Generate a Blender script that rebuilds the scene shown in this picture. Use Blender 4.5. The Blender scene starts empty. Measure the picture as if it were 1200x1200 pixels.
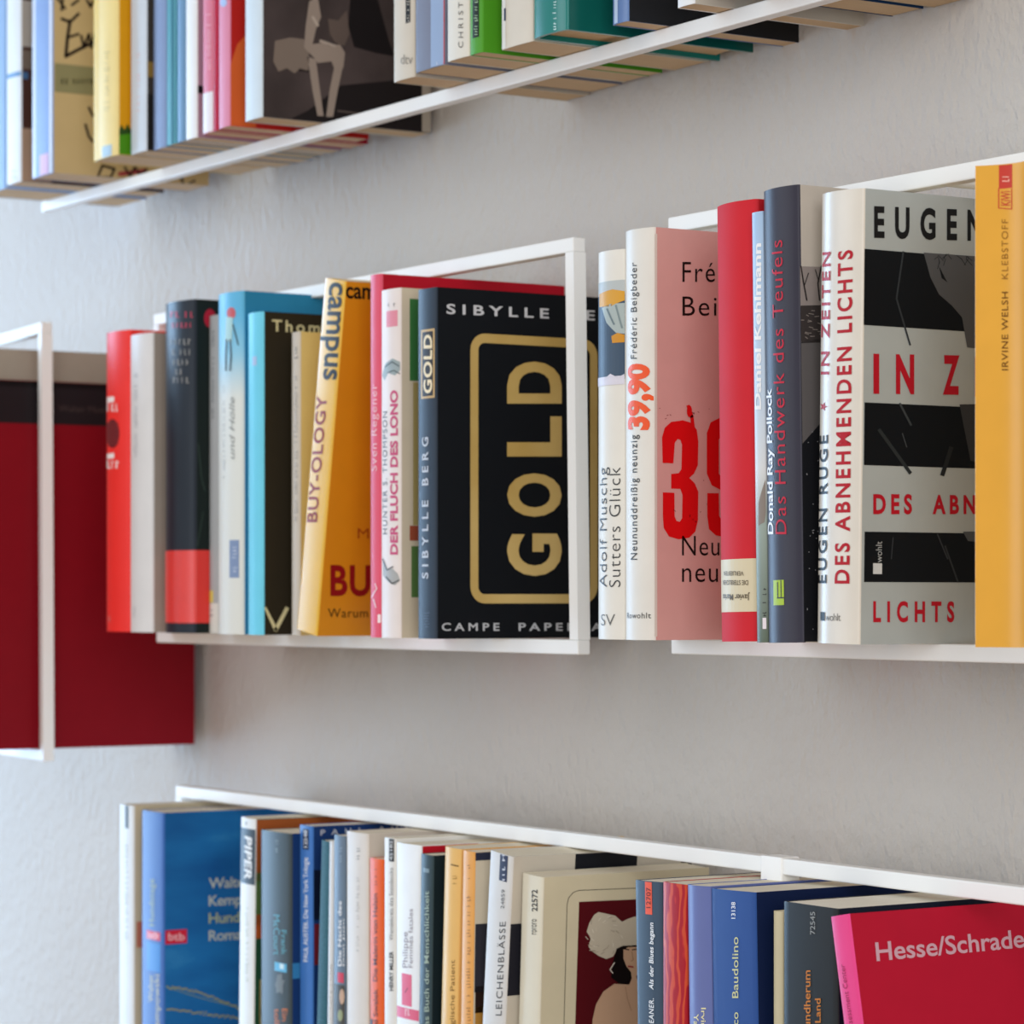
import bpy, math, random
from mathutils import Vector, Matrix
random.seed(7)
S = bpy.context.scene
C = S.collection

# ------------------------------------------------------------------ camera
F = 3470.0; HOR = 700.0                       # focal length and horizon row in a 1200 px frame
TH = math.atan(2217 / F); CT = math.cos(TH); ST = math.sin(TH)
CAM = Vector((1.40487, -1.03463, 1.5))
cd = bpy.data.cameras.new('camera'); cam = bpy.data.objects.new('camera', cd); C.objects.link(cam)
cd.sensor_width = 36; cd.lens = F / 1200 * 36; cd.shift_y = (HOR - 600) / 1200
cd.clip_start = .05
cam.location = CAM
zax = Vector((CT, -ST, 0)); xax = Vector((ST, CT, 0)); yax = Vector((0, 0, 1))
cam.rotation_euler = Matrix((xax, yax, zax)).transposed().to_euler()
cd.dof.use_dof = True; cd.dof.focus_distance = 1.50; cd.dof.aperture_fstop = 15
S.camera = cam

# ------------------------------------------------------------------ light
S.view_settings.view_transform = 'Standard'; S.view_settings.look = 'None'
S.view_settings.exposure = 0.0; S.view_settings.gamma = 1; S.view_settings.use_curve_mapping = False
W = bpy.data.worlds.new('world'); S.world = W; W.use_nodes = True
bg = W.node_tree.nodes['Background']; bg.inputs[0].default_value = (1.0, .97, .93, 1); bg.inputs[1].default_value = .54

def area(name, loc, target, sx, sy, power, col):
    l = bpy.data.lights.new(name, 'AREA'); l.shape = 'RECTANGLE'; l.size = sx; l.size_y = sy; l.energy = power; l.color = col
    o = bpy.data.objects.new(name, l); C.objects.link(o); o.location = loc
    o.rotation_euler = (Vector(target) - Vector(loc)).to_track_quat('-Z', 'Y').to_euler()
    return o
area('window_light', (-1.1, -2.3, 1.9), (-.1, 0, 1.55), 1.3, 1.6, 19, (.80, .90, 1.0))
area('far_window_light', (-2.3, -.72, 1.5), (-.8, -.03, 1.5), .6, 1.4, 44, (.42, .68, 1.0))
area('right_fill_light', (2.7, -1.7, 2.0), (0, -.1, 1.55), 1.6, 1.8, 42, (.97, .985, 1.0))  # fill lamp added to brighten the covers that face right

# ------------------------------------------------------------------ materials
def lin(c):
    c /= 255.
    return c / 12.92 if c <= .04045 else ((c + .055) / 1.055) ** 2.4
def rgb(h):
    h = h.lstrip('#'); return tuple(lin(int(h[i:i+2], 16)) for i in (0, 2, 4)) + (1,)
MC = {}
def mat(h, rough=.42, grain=.06, scale=60):
    k = (h, rough, grain, scale)
    if k in MC: return MC[k]
    m = bpy.data.materials.new('print_' + h.strip('#')); m.use_nodes = True; nt = m.node_tree; b = nt.nodes['Principled BSDF']
    b.inputs['Roughness'].default_value = rough; b.inputs['Specular IOR Level'].default_value = .38 if rough <= .31 else .13
    if grain:
        tc = nt.nodes.new('ShaderNodeTexCoord'); n = nt.nodes.new('ShaderNodeTexNoise'); n.inputs['Scale'].default_value = scale; n.inputs['Detail'].default_value = 3
        nt.links.new(tc.outputs['Object'], n.inputs['Vector'])
        hs = nt.nodes.new('ShaderNodeMapRange'); hs.inputs[3].default_value = 1 - grain; hs.inputs[4].default_value = 1 + grain
        nt.links.new(n.outputs['Fac'], hs.inputs[0])
        mx = nt.nodes.new('ShaderNodeVectorMath'); mx.operation = 'SCALE'; mx.inputs[0].default_value = rgb(h)[:3]
        nt.links.new(hs.outputs[0], mx.inputs['Scale']); nt.links.new(mx.outputs[0], b.inputs['Base Color'])
    else: b.inputs['Base Color'].default_value = rgb(h)
    MC[k] = m; return m
def ramp_mat(name, kind, stops, scale, rough=.4, vscale=(1, 1, 1), dist=0, rot=(0, 0, 0)):
    m = bpy.data.materials.new(name); m.use_nodes = True; nt = m.node_tree; b = nt.nodes['Principled BSDF']; b.inputs['Roughness'].default_value = rough; b.inputs['Specular IOR Level'].default_value = .15
    tc = nt.nodes.new('ShaderNodeTexCoord'); mp = nt.nodes.new('ShaderNodeMapping'); mp.inputs['Scale'].default_value = vscale; mp.inputs['Rotation'].default_value = rot
    nt.links.new(tc.outputs['Object'], mp.inputs[0])
    if kind == 'noise':
        n = nt.nodes.new('ShaderNodeTexNoise'); n.inputs['Scale'].default_value = scale; n.inputs['Detail'].default_value = 4; n.inputs['Distortion'].default_value = dist
    elif kind == 'wave':
        n = nt.nodes.new('ShaderNodeTexWave'); n.inputs['Scale'].default_value = scale; n.inputs['Distortion'].default_value = dist; n.inputs['Detail'].default_value = 2; n.inputs['Detail Scale'].default_value = 2
    if kind in ('noise', 'wave'):
        nt.links.new(mp.outputs[0], n.inputs['Vector']); out = n.outputs['Fac']
    else:                                                      # height along the book
        sp = nt.nodes.new('ShaderNodeSeparateXYZ'); nt.links.new(mp.outputs[0], sp.inputs[0]); out = sp.outputs['Z']
    r = nt.nodes.new('ShaderNodeValToRGB'); cr = r.color_ramp
    while len(cr.elements) < len(stops): cr.elements.new(.5)
    for e, (p, h) in zip(cr.elements, stops): e.position = p; e.color = rgb(h)
    nt.links.new(out, r.inputs[0]); nt.links.new(r.outputs[0], b.inputs['Base Color'])
    return m
def pages_mat(h):
    k = ('pages', h)
    if k in MC: return MC[k]
    m = bpy.data.materials.new('page_block'); m.use_nodes = True; nt = m.node_tree; b = nt.nodes['Principled BSDF']; b.inputs['Roughness'].default_value = .85
    tc = nt.nodes.new('ShaderNodeTexCoord'); mp = nt.nodes.new('ShaderNodeMapping'); mp.inputs['Scale'].default_value = (2600, 6, 6)
    n = nt.nodes.new('ShaderNodeTexNoise'); n.inputs['Scale'].default_value = 1; n.inputs['Detail'].default_value = 2
    nt.links.new(tc.outputs['Object'], mp.inputs[0]); nt.links.new(mp.outputs[0], n.inputs['Vector'])
    r = nt.nodes.new('ShaderNodeMapRange'); r.inputs[3].default_value = .78; r.inputs[4].default_value = 1.1; nt.links.new(n.outputs['Fac'], r.inputs[0])
    mx = nt.nodes.new('ShaderNodeVectorMath'); mx.operation = 'SCALE'; mx.inputs[0].default_value = rgb(h)[:3]
    nt.links.new(r.outputs[0], mx.inputs['Scale']); nt.links.new(mx.outputs[0], b.inputs['Base Color'])
    bp = nt.nodes.new('ShaderNodeBump'); bp.inputs['Strength'].default_value = .3; bp.inputs['Distance'].default_value = .0003
    nt.links.new(n.outputs['Fac'], bp.inputs['Height']); nt.links.new(bp.outputs[0], b.inputs['Normal'])
    MC[k] = m; return m
def wall_mat():
    m = bpy.data.materials.new('rough_plaster'); m.use_nodes = True; nt = m.node_tree; b = nt.nodes['Principled BSDF']
    b.inputs['Roughness'].default_value = .95; b.inputs['Specular IOR Level'].default_value = .15
    tc = nt.nodes.new('ShaderNodeTexCoord')
    n = nt.nodes.new('ShaderNodeTexNoise'); n.inputs['Scale'].default_value = 145; n.inputs['Detail'].default_value = 4; n.inputs['Roughness'].default_value = .55
    n2 = nt.nodes.new('ShaderNodeTexNoise'); n2.inputs['Scale'].default_value = 6; n2.inputs['Detail'].default_value = 3
    mp = nt.nodes.new('ShaderNodeMapping'); mp.inputs['Scale'].default_value = (1, 1, .6); nt.links.new(tc.outputs['Object'], mp.inputs[0])
    for q in (n, n2): nt.links.new(mp.outputs[0], q.inputs['Vector'])
    r = nt.nodes.new('ShaderNodeValToRGB'); r.color_ramp.elements[0].color = rgb('#c6c0ba'); r.color_ramp.elements[1].color = rgb('#cdc8c2')
    nt.links.new(n2.outputs['Fac'], r.inputs[0]); nt.links.new(r.outputs[0], b.inputs['Base Color'])
    bp = nt.nodes.new('ShaderNodeBump'); bp.inputs['Strength'].default_value = 1; bp.inputs['Distance'].default_value = .003
    nt.links.new(n.outputs['Fac'], bp.inputs['Height']); nt.links.new(bp.outputs[0], b.inputs['Normal'])
    return m
def floor_mat():
    return ramp_mat('oak_floor', 'noise', [(.3, '#9a6f45'), (.7, '#c29a6b')], 3, .5, (8, .8, 1))

# ------------------------------------------------------------------ mesh helpers
def link(name, verts, faces, mats, parent=None, midx=None, smooth_ang=None):
    me = bpy.data.meshes.new(name); me.from_pydata([tuple(v) for v in verts], [], faces)
    for m in (mats if isinstance(mats, (list, tuple)) else [mats]): me.materials.append(m)
    if midx: me.polygons.foreach_set('material_index', midx)
    me.update()
    if smooth_ang:
        me.polygons.foreach_set('use_smooth', [True] * len(me.polygons)); me.set_sharp_from_angle(angle=math.radians(smooth_ang))
    o = bpy.data.objects.new(name, me); C.objects.link(o)
    if parent: o.parent = parent
    return o
def empty(name, loc, label, cat, group=None):
    o = bpy.data.objects.new(name, None); C.objects.link(o); o.location = loc; o.empty_display_size = .03
    o['label'] = label; o['category'] = cat
    if group: o['group'] = group
    return o
BOXF = [(0, 3, 2, 1), (4, 5, 6, 7), (0, 1, 5, 4), (1, 2, 6, 5), (2, 3, 7, 6), (3, 0, 4, 7)]
def boxv(x0, x1, y0, y1, z0, z1):
    return [(x0, y0, z0), (x1, y0, z0), (x1, y1, z0), (x0, y1, z0), (x0, y0, z1), (x1, y0, z1), (x1, y1, z1), (x0, y1, z1)]
def bevel(o, w=.0008, seg=2):
    m = o.modifiers.new('bevel', 'BEVEL'); m.width = w; m.segments = seg; m.limit_method = 'ANGLE'

# ------------------------------------------------------------------ measuring: a point of the photograph to a place on a real plane
def ray(px, py):
    a = (px - 600) / F; b = (HOR - py) / F
    return Vector((-CT + ST * a, ST + CT * a, b))
def aty(px, py, y):
    d = ray(px, py); t = (y - CAM.y) / d.y; return CAM + d * t
def atz(px, py, z):
    d = ray(px, py); t = (z - CAM.z) / d.z; return CAM + d * t

# ------------------------------------------------------------------ the setting
o = link('wall_back', boxv(-5, 4, 0, .12, 0, 2.7), BOXF, wall_mat()); o['kind'] = 'structure'
o = link('floor', boxv(-5, 4, -5, 0, -.05, 0), BOXF, floor_mat()); o['kind'] = 'structure'
o = link('baseboard_back', boxv(-5, 4, -.014, 0, 0, .08), BOXF, mat('#f1f0ec', .4)); o['kind'] = 'structure'

# ------------------------------------------------------------------ the wall shelves: slim white square-bar frames standing off the wall
BAR = .0085
white = mat('#f4f4f2', .35, .01)
def shelf(label, x0, x1, zb, zt, y, pegs, skew=0, yaw=0, brackets=()):
    t = empty('wall_shelf', (x1, y, zb), label, 'shelf', 'white frame shelves on the wall')
    t.rotation_euler.z = yaw
    L = x0 - x1; H = zt - zb; b = BAR
    def q(v): return [(x + skew * (1 - z / H), yy, z) for x, yy, z in v]
    for nm, bx in (('top_rail', boxv(L, 0, -b/2, b/2, H - b, H)), ('bottom_rail', boxv(L, 0, -b/2, b/2, 0, b)),
                   ('end_post', boxv(-b, 0, -b/2, b/2, b, H - b)), ('end_post', boxv(L, L + b, -b/2, b/2, b, H - b))):
        o = link(nm, q(bx), BOXF, white, t)
        if 'rail' in nm: bevel(o)
    for xp in pegs:
        n = 12; r = .0032; vs = []; fs = []
        for k in range(n):
            a = 2 * math.pi * k / n
            vs += [(xp - x1 + r * math.cos(a), b / 2, H - b / 2 + r * math.sin(a)), (xp - x1 + r * math.cos(a), -y - .0005, H - b / 2 + r * math.sin(a))]
        for k in range(n): j = (k + 1) % n; fs.append((2*k, 2*j, 2*j+1, 2*k+1))
        fs += [tuple(range(0, 2*n, 2)), tuple(range(1, 2*n, 2))]
        link('wall_peg', vs, fs, white, t, smooth_ang=40)
    for xp in brackets:
        o = link('hanging_clip', boxv(xp - x1 - .009, xp - x1 + .009, -b/2 - .0007, b/2 + .003, H - b - .005, H + .0005), BOXF, mat('#fbfbfa', .15, 0), t); bevel(o)
    return t
YB = -.085
shelf('white frame shelf in the middle, its near end post crossing the black and gold book', -.5624, -.0095, 1.4671, 1.7071, YB, (-.50, -.33), skew=.005)
shelf('white frame shelf at right, its left end behind the salmon pink book', .0837, .84, 1.4690, 1.7080, YB, (.30, .75), skew=.003)
shelf('white frame shelf of paperbacks at the bottom, seen from above', -.5257, .62, 1.1245, 1.3645, YB, (.56,), brackets=(aty(905, 1010, YB - .004).x,))
shelf('long white frame shelf at the top, seen from below', -.765, .42, 1.8040, 2.0440, YB, (-.6, .30))
CY = -.139
pc = aty(49, 377, CY - .004); pb = aty(56, 893, CY - .004)
shelf('tall white frame shelf at far left holding the large dark red book', pc.x - .30, pc.x, pb.z, pc.z, CY, (), skew=.005, yaw=-math.radians(7))
pcx = pc.x

# ------------------------------------------------------------------ lettering
GC = {}
def glyphs(s, wt=0, space=1.0, shear=0):
    k = (s, wt, space, shear)
    if k in GC: return GC[k]
    cu = bpy.data.curves.new('t', 'FONT'); cu.body = s; cu.size = 1; cu.offset = wt; cu.space_character = space; cu.shear = shear; cu.resolution_u = 4; cu.fill_mode = 'FRONT'
    ob = bpy.data.objects.new('t', cu); me = ob.to_mesh()
    vs = [(v.co.x, v.co.y) for v in me.vertices]; fs = [tuple(p.vertices) for p in me.polygons]
    ob.to_mesh_clear(); bpy.data.objects.remove(ob); bpy.data.curves.remove(cu)
    GC[k] = (vs, fs); return GC[k]
def hgt(c, wt): return max(v[1] for v in glyphs(c, wt)[0])

class Prints:
    def __init__(s, bk): s.bk = bk; s.lay = {}; s.face = ''
    def add(s, name, h, pts, faces): 
        v, f = s.lay.setdefault((name, h, s.face), ([], [])); n = len(v); v.extend(pts); f.extend([tuple(i + n for i in q) for q in faces])
    def flush(s):
        for (name, h, _), (v, f) in s.lay.items():
            link(name, v, f, h if not isinstance(h, str) else mat(h, .4, .03), s.bk.root)

class Book:
    """one book: cover (spine and both boards), page block, and what is printed on it"""
    def __init__(s, row, label, L, R, top, col, cover=None, kind='pb', bulge=.0008, D=.130, ys=-.140, bot=None, zb=None,
                 pages='#e9dfc8', pull=.018, rough=.4, yaw=0, name=None, group=None, px_y=None, fx=None, gap=True):
        r = ROWS[row]; s.row = row; zb = r['zb'] if zb is None else zb
        if px_y is not None: ys = atz(L, px_y, zb).y
        xl = aty(L, top, ys).x; prev = r['x']
        if prev is not None and bot:
            for it in range(8):
                P = aty(L, top, ys); Q = aty(bot[0], bot[1], ys); sl = (P.x - Q.x) / (P.z - Q.z); xb = P.x - sl * (P.z - zb)
                ov = max(prev + .0005 - P.x, r['xb'] + .0005 - xb)
                if ov > 0: ys -= ov / 1.5 + .0002
                elif it == 0: ys += min(pull, -ov / 1.8, max(0, -.012 - ys - D))
                else: break
        elif gap and prev is not None:
            g = xl - max(prev, r['xb']) - .0004
            if g > 0:
                back = min(pull, g / 1.62, max(0, (-.012 - (ys + D)))) if px_y is None else 0
                ys += back
            elif g < 0:
                ys += g / 1.62                                # step forward until it clears its neighbour
        P = aty(L, top, ys); Rr = aty(R, top, ys)
        if bot: 
            Q = aty(bot[0], bot[1], ys); lean = math.atan2(P.x - Q.x, P.z - Q.z)
        else: lean = 0
        s.t = max(.003, (Rr.x - P.x) / math.cos(lean))
        lift = max(0, s.t * math.sin(lean)); base = zb + lift + .0001
        s.h = (P.z - base) / math.cos(lean)
        x = P.x - math.tan(lean) * (P.z - base)
        if lean == 0 and prev is not None and x < max(prev, r['xb']) + .0003: x = max(prev, r['xb']) + .0003
        s.D = D; s.b = bulge; s.rr = .0006 if kind == 'pb' else .0012; s.kind = kind
        s.M = Matrix.Translation((x, ys, base)) @ Matrix.Rotation(yaw, 4, 'Z') @ Matrix.Rotation(lean, 4, 'Y')
        s.Mi = s.M.inverted(); s.pr = Prints(s)
        s.root = empty(name or ('hardcover_book' if kind == 'hc' else 'paperback_book'), (x, ys, base), label, 'book', group or r['group'])
        s.root.matrix_world = s.M
        r['xb'] = x + s.t / math.cos(lean); r['x'] = r['xb'] + math.tan(lean) * s.h
        s.build(col, cover or col, pages, rough)
        if 0: INFO.append((label[:40], round(s.h * 100, 1), round(s.t * 100, 1), round(ys, 3), round(ys + D, 3)))
    def ysurf(s, x):
        u = 2 * x / s.t - 1; y = -s.b * (1 - u * u); e = min(x, s.t - x)
        if e < s.rr: e = max(e, 0); y += s.rr - math.sqrt(max(0, s.rr ** 2 - (s.rr - e) ** 2))
        return y
    def profile(s, off=0, y1=None):
        xs = [0, s.rr * .12, s.rr * .4, s.rr] + [s.rr + (s.t - 2 * s.rr) * k / 10 for k in range(1, 10)] + [s.t - s.rr, s.t - s.rr * .4, s.t - s.rr * .12, s.t]
        y1 = s.D if y1 is None else y1
        pr = [(-off, y1)] + [(x + off * (2 * x / s.t - 1), s.ysurf(x) - off) for x in xs] + [(s.t + off, y1)]
        return pr
    def build(s, col, cov, pages, rough):
        th = .0006 if s.kind == 'pb' else .0022
        th = min(th, s.t * .18)
        ins = .0003 if s.kind == 'pb' else .0030
        pr = s.profile(); n = len(pr); vs = []; fs = []; mi = []
        inn = [(min(max(x, th), s.t - th), (y + th if 0 < i < n - 1 else y)) for i, (x, y) in enumerate(pr)]
        for z in (0, s.h):
            vs += [(x, y, z) for x, y in pr] + [(x, y, z) for x, y in inn]
        N = 2 * n
        for i in range(n - 1):
            fs.append((i, i + 1, N + i + 1, N + i)); mi.append(1 if i == n - 2 else (2 if i == 0 else 0))
            fs.append((n + i + 1, n + i, N + n + i, N + n + i + 1)); mi.append(2)
            fs.append((N + i, N + i + 1, N + n + i + 1, N + n + i)); mi.append(0)
            fs.append((i + 1, i, n + i, n + i + 1)); mi.append(0)
        for a in (0, n - 1):
            fs.append((a, n + a, N + n + a, N + a)); mi.append(0)
        m0 = mat(col, rough) if isinstance(col, str) else col; m1 = mat(cov, rough) if isinstance(cov, str) else cov
        link('cover', vs, fs, [m0, m1, m0], s.root, mi, 35)
        e = .0001
        yb = max(s.ysurf(s.t / 2), 0) + th + .0006 + (.002 if s.b < 0 else 0)
        x0, x1, z0, z1 = th + e, s.t - th - e, ins, s.h - ins; y1 = s.D - (.0006 if s.kind == 'pb' else .003)
        if s.kind == 'pb':
            link('pages', boxv(x0, x1, yb, y1, z0, z1), BOXF, pages_mat(pages), s.root)
        else:                                                  # rounded back and hollow fore-edge of a bound block
            k = 8; vs = []; fs = []
            fr = [(x0 + (x1 - x0) * i / k, s.ysurf(x0 + (x1 - x0) * i / k) + th + .001) for i in range(k + 1)]
            bk = [(x0 + (x1 - x0) * i / k, y1 - .002 * (1 - (2 * i / k - 1) ** 2)) for i in range(k, -1, -1)]
            lp = fr + bk; m = len(lp)
            for z in (z0, z1): vs += [(x, y, z) for x, y in lp]
            for i in range(m): j = (i + 1) % m; fs.append((i, j, m + j, m + i))
            for i in range(k):
                a, b2, c, d = i, i + 1, m - 2 - i, m - 1 - i
                fs.append((d, c, b2, a)); fs.append((m + a, m + b2, m + c, m + d))
            link('pages', vs, fs, pages_mat(pages), s.root)
            if s.t > .012:                                     # head band of a bound book
                link('headband', boxv(x0 + .001, x1 - .001, yb + .0005, yb + .0022, z1, z1 + .0009), BOXF, mat('#e8e4da', .8), s.root)
    # ---- places on the book
    def loc(s, face, px, py):
        o = s.Mi @ CAM; d = (s.Mi.to_3x3() @ ray(px, py))
        if face == 'cover':
            t = (s.t - o.x) / d.x; p = o + d * t; return (p.y, p.z)
        y = 0
        for _ in range(4):
            t = (y - o.y) / d.y; p = o + d * t; y = s.ysurf(min(max(p.x, 0), s.t))
        return (p.x, p.z)
    def put(s, face, a, b, off):
        s.pr.face = face
        if face == 'cover': return (s.t + off, a, b)
        a = min(max(a, .0003), s.t - .0003)
        return (a, s.ysurf(a) - off, b)
    # ---- prints; all are given as points of the photograph
    def text(s, face, st, p0, p1, pc, h='#111111', wt=0, space=1.0, ref='H', shear=0, name='lettering', k=2):
        vs, fs = glyphs(st, wt, space, shear)
        if not vs: return s
        A = Vector(s.loc(face, *p0)); Bv = Vector(s.loc(face, *p1)); Cv = Vector(s.loc(face, *pc))
        x0 = min(v[0] for v in vs); x1 = max(v[0] for v in vs)
        if ref == 'bbox': y0 = min(v[1] for v in vs); y1 = max(v[1] for v in vs)
        else: y0 = 0; y1 = hgt(ref, wt)
        U = (Bv - A) / (x1 - x0); V = (Cv - A) / (y1 - y0)
        pts = []
        if face == 'spine' and s.b > .0003:
            P2 = [A + U * (x - x0) + V * (y - y0) for x, y in vs]; k = max(k, 2)
            for f in fs: s.spoly([(P2[i].x, P2[i].y) for i in f], h, name, k)
            return s
        for x, y in vs:
            q = A + U * (x - x0) + V * (y - y0)
            if face == 'cover': q.x = min(q.x, s.D - .001)
            pts.append(s.put(face, q.x, min(max(q.y, .0005), s.h - .0005), .00012 * k))
        s.pr.add(name, h, pts, fs); return s
    def up(s, st, xc, xb, y0, y1, h='#111111', wt=0, space=1.0, ref='H', dx=0, **kw):     # reads upwards: caps at xc, baseline at xb
        return s.text('spine', st, (xb, y0), (xb + dx, y1), (xc, y0), h, wt, space, ref, **kw)
    def down(s, st, xb, xc, y0, y1, h='#111111', wt=0, space=1.0, ref='H', dx=0, **kw):
        return s.text('spine', st, (xb, y0), (xb + dx, y1), (xc, y0), h, wt, space, ref, **kw)
    def hor(s, face, st, x0, x1, yb, yc, h='#111111', wt=0, space=1.0, ref='H', sl=0, **kw):
        return s.text(face, st, (x0, yb), (x1, yb + sl * (x1 - x0)), (x0, yc), h, wt, space, ref, **kw)
    def slabs(s, q):
        """cut a small polygon along the height lines of a curved spine so that it follows the curve"""
        if abs(s.b) < .0003 or s.t < .006: return [q]
        xs = [s.rr] + [s.rr + (s.t - 2 * s.rr) * k / 10 for k in range(1, 10)] + [s.t - s.rr]
        def clip(p, x, sign):
            o = []
            for i in range(len(p)):
                a, b = p[i - 1], p[i]; da, db = sign * (a[0] - x), sign * (b[0] - x)
                if (da >= 0) != (db >= 0): t = da / (da - db); o.append((a[0] + (b[0] - a[0]) * t, a[1] + (b[1] - a[1]) * t))
                if db >= 0: o.append(b)
            return o
        out = []; lo = min(a for a, _ in q); hi = max(a for a, _ in q); ed = [-1] + xs + [9]
        for l, r in zip(ed, ed[1:]):
            if r <= lo or l >= hi: continue
            p = q if (l <= lo and r >= hi) else clip(clip(q, l, 1), r, -1)
            if len(p) > 2: out.append(p)
        return out
    def spoly(s, q, h, name, k):
        q = [(min(max(a, .0002), s.t - .0002), min(max(b, .0004), s.h - .0004)) for a, b in q]
        for p in s.slabs(q): s.pr.add(name, h, [s.put('spine', a, b, .00012 * k) for a, b in p], [tuple(range(len(p)))])
    def poly(s, face, pts, h, name='printed_picture', k=1):
        q = [s.loc(face, *p) for p in pts]
        if face == 'cover': q = [(min(max(a, .0004), s.D - .0005), min(max(b, .0004), s.h - .0004)) for a, b in q]
        else: s.spoly(q, h, name, k); return s
        s.pr.add(name, h, [s.put(face, a, b, .00012 * k) for a, b in q], [tuple(range(len(q)))]); return s
    def rect(s, face, x0, x1, y0, y1, h, name='printed_panel', k=1):
        a0, b1 = s.loc(face, x0, y0); a1, b0 = s.loc(face, x1, y1)
        if x0 is None or x0 < -900: a0 = 0
        if face == 'cover':
            a1 = min(a1, s.D - .0005); a0 = max(a0, .0004); b0 = max(b0, .0004); b1 = min(b1, s.h - .0004); N = 1
        else:
            b0 = max(b0, .0004); b1 = min(b1, s.h - .0004); a0 = max(a0, .0003); a1 = min(a1, s.t - .0003); N = 8
        pts = []; fs = []
        for i in range(N + 1):
            a = a0 + (a1 - a0) * i / N; pts += [s.put(face, a, b0, .00012 * k), s.put(face, a, b1, .00012 * k)]
        for i in range(N): fs.append((2*i, 2*i+2, 2*i+3, 2*i+1))
        s.pr.add(name, h, pts, fs); return s
    def full(s, y0, y1, h, name='printed_panel', k=1):        # across the whole spine
        m = s.px(s.t / 2, s.h * .8)[0]; b1 = s.loc('spine', m, y0)[1]; b0 = s.loc('spine', m, y1)[1]
        a = (.0003, s.t - .0003); s.spoly([(a[0], b0), (a[1], b0), (a[1], b1), (a[0], b1)], h, name, k); return s
    def px(s, x, z):
        p = s.M @ Vector((x, 0, z)) - CAM; Zc = -CT * p.x + ST * p.y
        return 600 + F * (ST * p.x + CT * p.y) / Zc, HOR - F * p.z / Zc
    def line(s, face, pts, w, h, name='printed_picture', k=2):
        for (xa, ya), (xb, yb) in zip(pts, pts[1:]):
            L = math.hypot(xb - xa, yb - ya) or 1; nx, ny = -(yb - ya) / L * w / 2, (xb - xa) / L * w / 2; ex, ey = (xb - xa) / L * w * .3, (yb - ya) / L * w * .3
            s.poly(face, [(xa - ex + nx, ya - ey + ny), (xb + ex + nx, yb + ey + ny), (xb + ex - nx, yb + ey - ny), (xa - ex - nx, ya - ey - ny)], h, name, k)
        return s
    def blob(s, face, cx, cy, rx, ry, h, n=18, name='printed_picture', k=1, jit=0):
        return s.poly(face, [(cx + rx * (1 + random.uniform(-jit, jit)) * math.cos(2 * math.pi * i / n), cy + ry * (1 + random.uniform(-jit, jit)) * math.sin(2 * math.pi * i / n)) for i in range(n)], h, name, k)
    def marks(s, face, x0, x1, y0, y1, h, vertical=True, name='lettering', pitch=3.2, dens=.8):
        """print too small to read in the photograph: a row of tiny strokes; also draws the painted glints on the teal spine"""
        p = 0; n = abs(y1 - y0) if vertical else abs(x1 - x0)
        while p < n - 1:
            w = random.uniform(.45, .8) * pitch
            if random.random() < dens:
                if vertical:
                    ya = max(y0, y1) - p; c = random.choice((0, .25, .25))
                    s.poly(face, [(x0 + c * (x1 - x0), ya), (x1, ya), (x1, ya - w * .45), (x0 + c * (x1 - x0), ya - w * .45)], h, name, 2)
                    if random.random() < .6: m = x0 + (x1 - x0) * random.choice((.45, .9)); s.poly(face, [(m, ya), (m + (x1 - x0) * .18, ya), (m + (x1 - x0) * .18, ya - w), (m, ya - w)], h, name, 2)
                else:
                    xa = x0 + p
                    s.poly(face, [(xa, y0), (xa + w * .45, y0), (xa + w * .45, y1), (xa, y1)], h, name, 2)
                    if random.random() < .6: m = y0 + (y1 - y0) * random.choice((.1, .45, .85)); s.poly(face, [(xa, m), (xa + w, m), (xa + w, m + (y1 - y0) * .16), (xa, m + (y1 - y0) * .16)], h, name, 2)
            p += pitch * (1 if random.random() < .85 else 1.8)
        return s
    def band(s, y0, y1, h, name='paper_band'):
        m = s.px(s.t / 2, s.h * .8)[0]; b1 = s.loc('spine', m, y0)[1]; b0 = max(.0005, s.loc('spine', m, y1)[1])
        pr = s.profile(.0003, s.D * .9); n = len(pr); vs = [(x, y, z) for z in (b0, b1) for x, y in pr]
        link(name, vs, [(i, i + 1, n + i + 1, n + i) for i in range(n - 1)], mat(h, .3), s.root, None, 35); return s
    def done(s): s.pr.flush(); return s

INFO = []
ROWS = dict(A=dict(zb=1.4671 + BAR, x=None, group='books on the middle shelf'), B=dict(zb=1.4690 + BAR, x=None, group='books on the right shelf'),
            D=dict(zb=1.8040 + BAR, x=None, group='books on the top shelf'), E=dict(zb=1.1245 + BAR, x=None, group='books on the bottom shelf'))

# ------------------------------------------------------------------ middle shelf, from its far end
b = Book('A', 'bright red book at the far left end of the middle shelf', 125, 153, 391, '#f0342e', kind='hc', bulge=.003, D=.128)
b.rect('spine', 126, 134, 466, 471, '#f6e9e6', 'lettering', 2).marks('spine', 126, 141, 473, 482, '#f6e9e6', False, pitch=5).marks('spine', 126, 141, 540, 549, '#f6e9e6', False, pitch=5).rect('spine', 126, 134, 532, 537, '#f6e9e6', 'lettering', 2)
b.blob('spine', 132, 508, 8, 17, '#5a1d22')
for k in range(7): b.line('spine', [(125, 496 + 4 * k), (139, 496 + 4 * k)], 1, '#a03a3a', k=3)
b.marks('spine', 128, 132, 722, 728, '#c9a6a0', False).done()
b = Book('A', 'narrow silvery white book next to the bright red book', 153, 179, 394, '#dcdbdb', '#a59a90', kind='hc', bulge=.003, D=.126)
b.marks('spine', 157, 161, 437, 535, '#a3a3a8').marks('spine', 156, 159, 705, 722, '#b5b5b8').done()
b = Book('A', 'thick black novel with a bright red paper band near its foot', 194, 229, 357, '#1f2630', '#1b2422', kind='hc', bulge=.004, D=.132, rough=.36)
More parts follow.
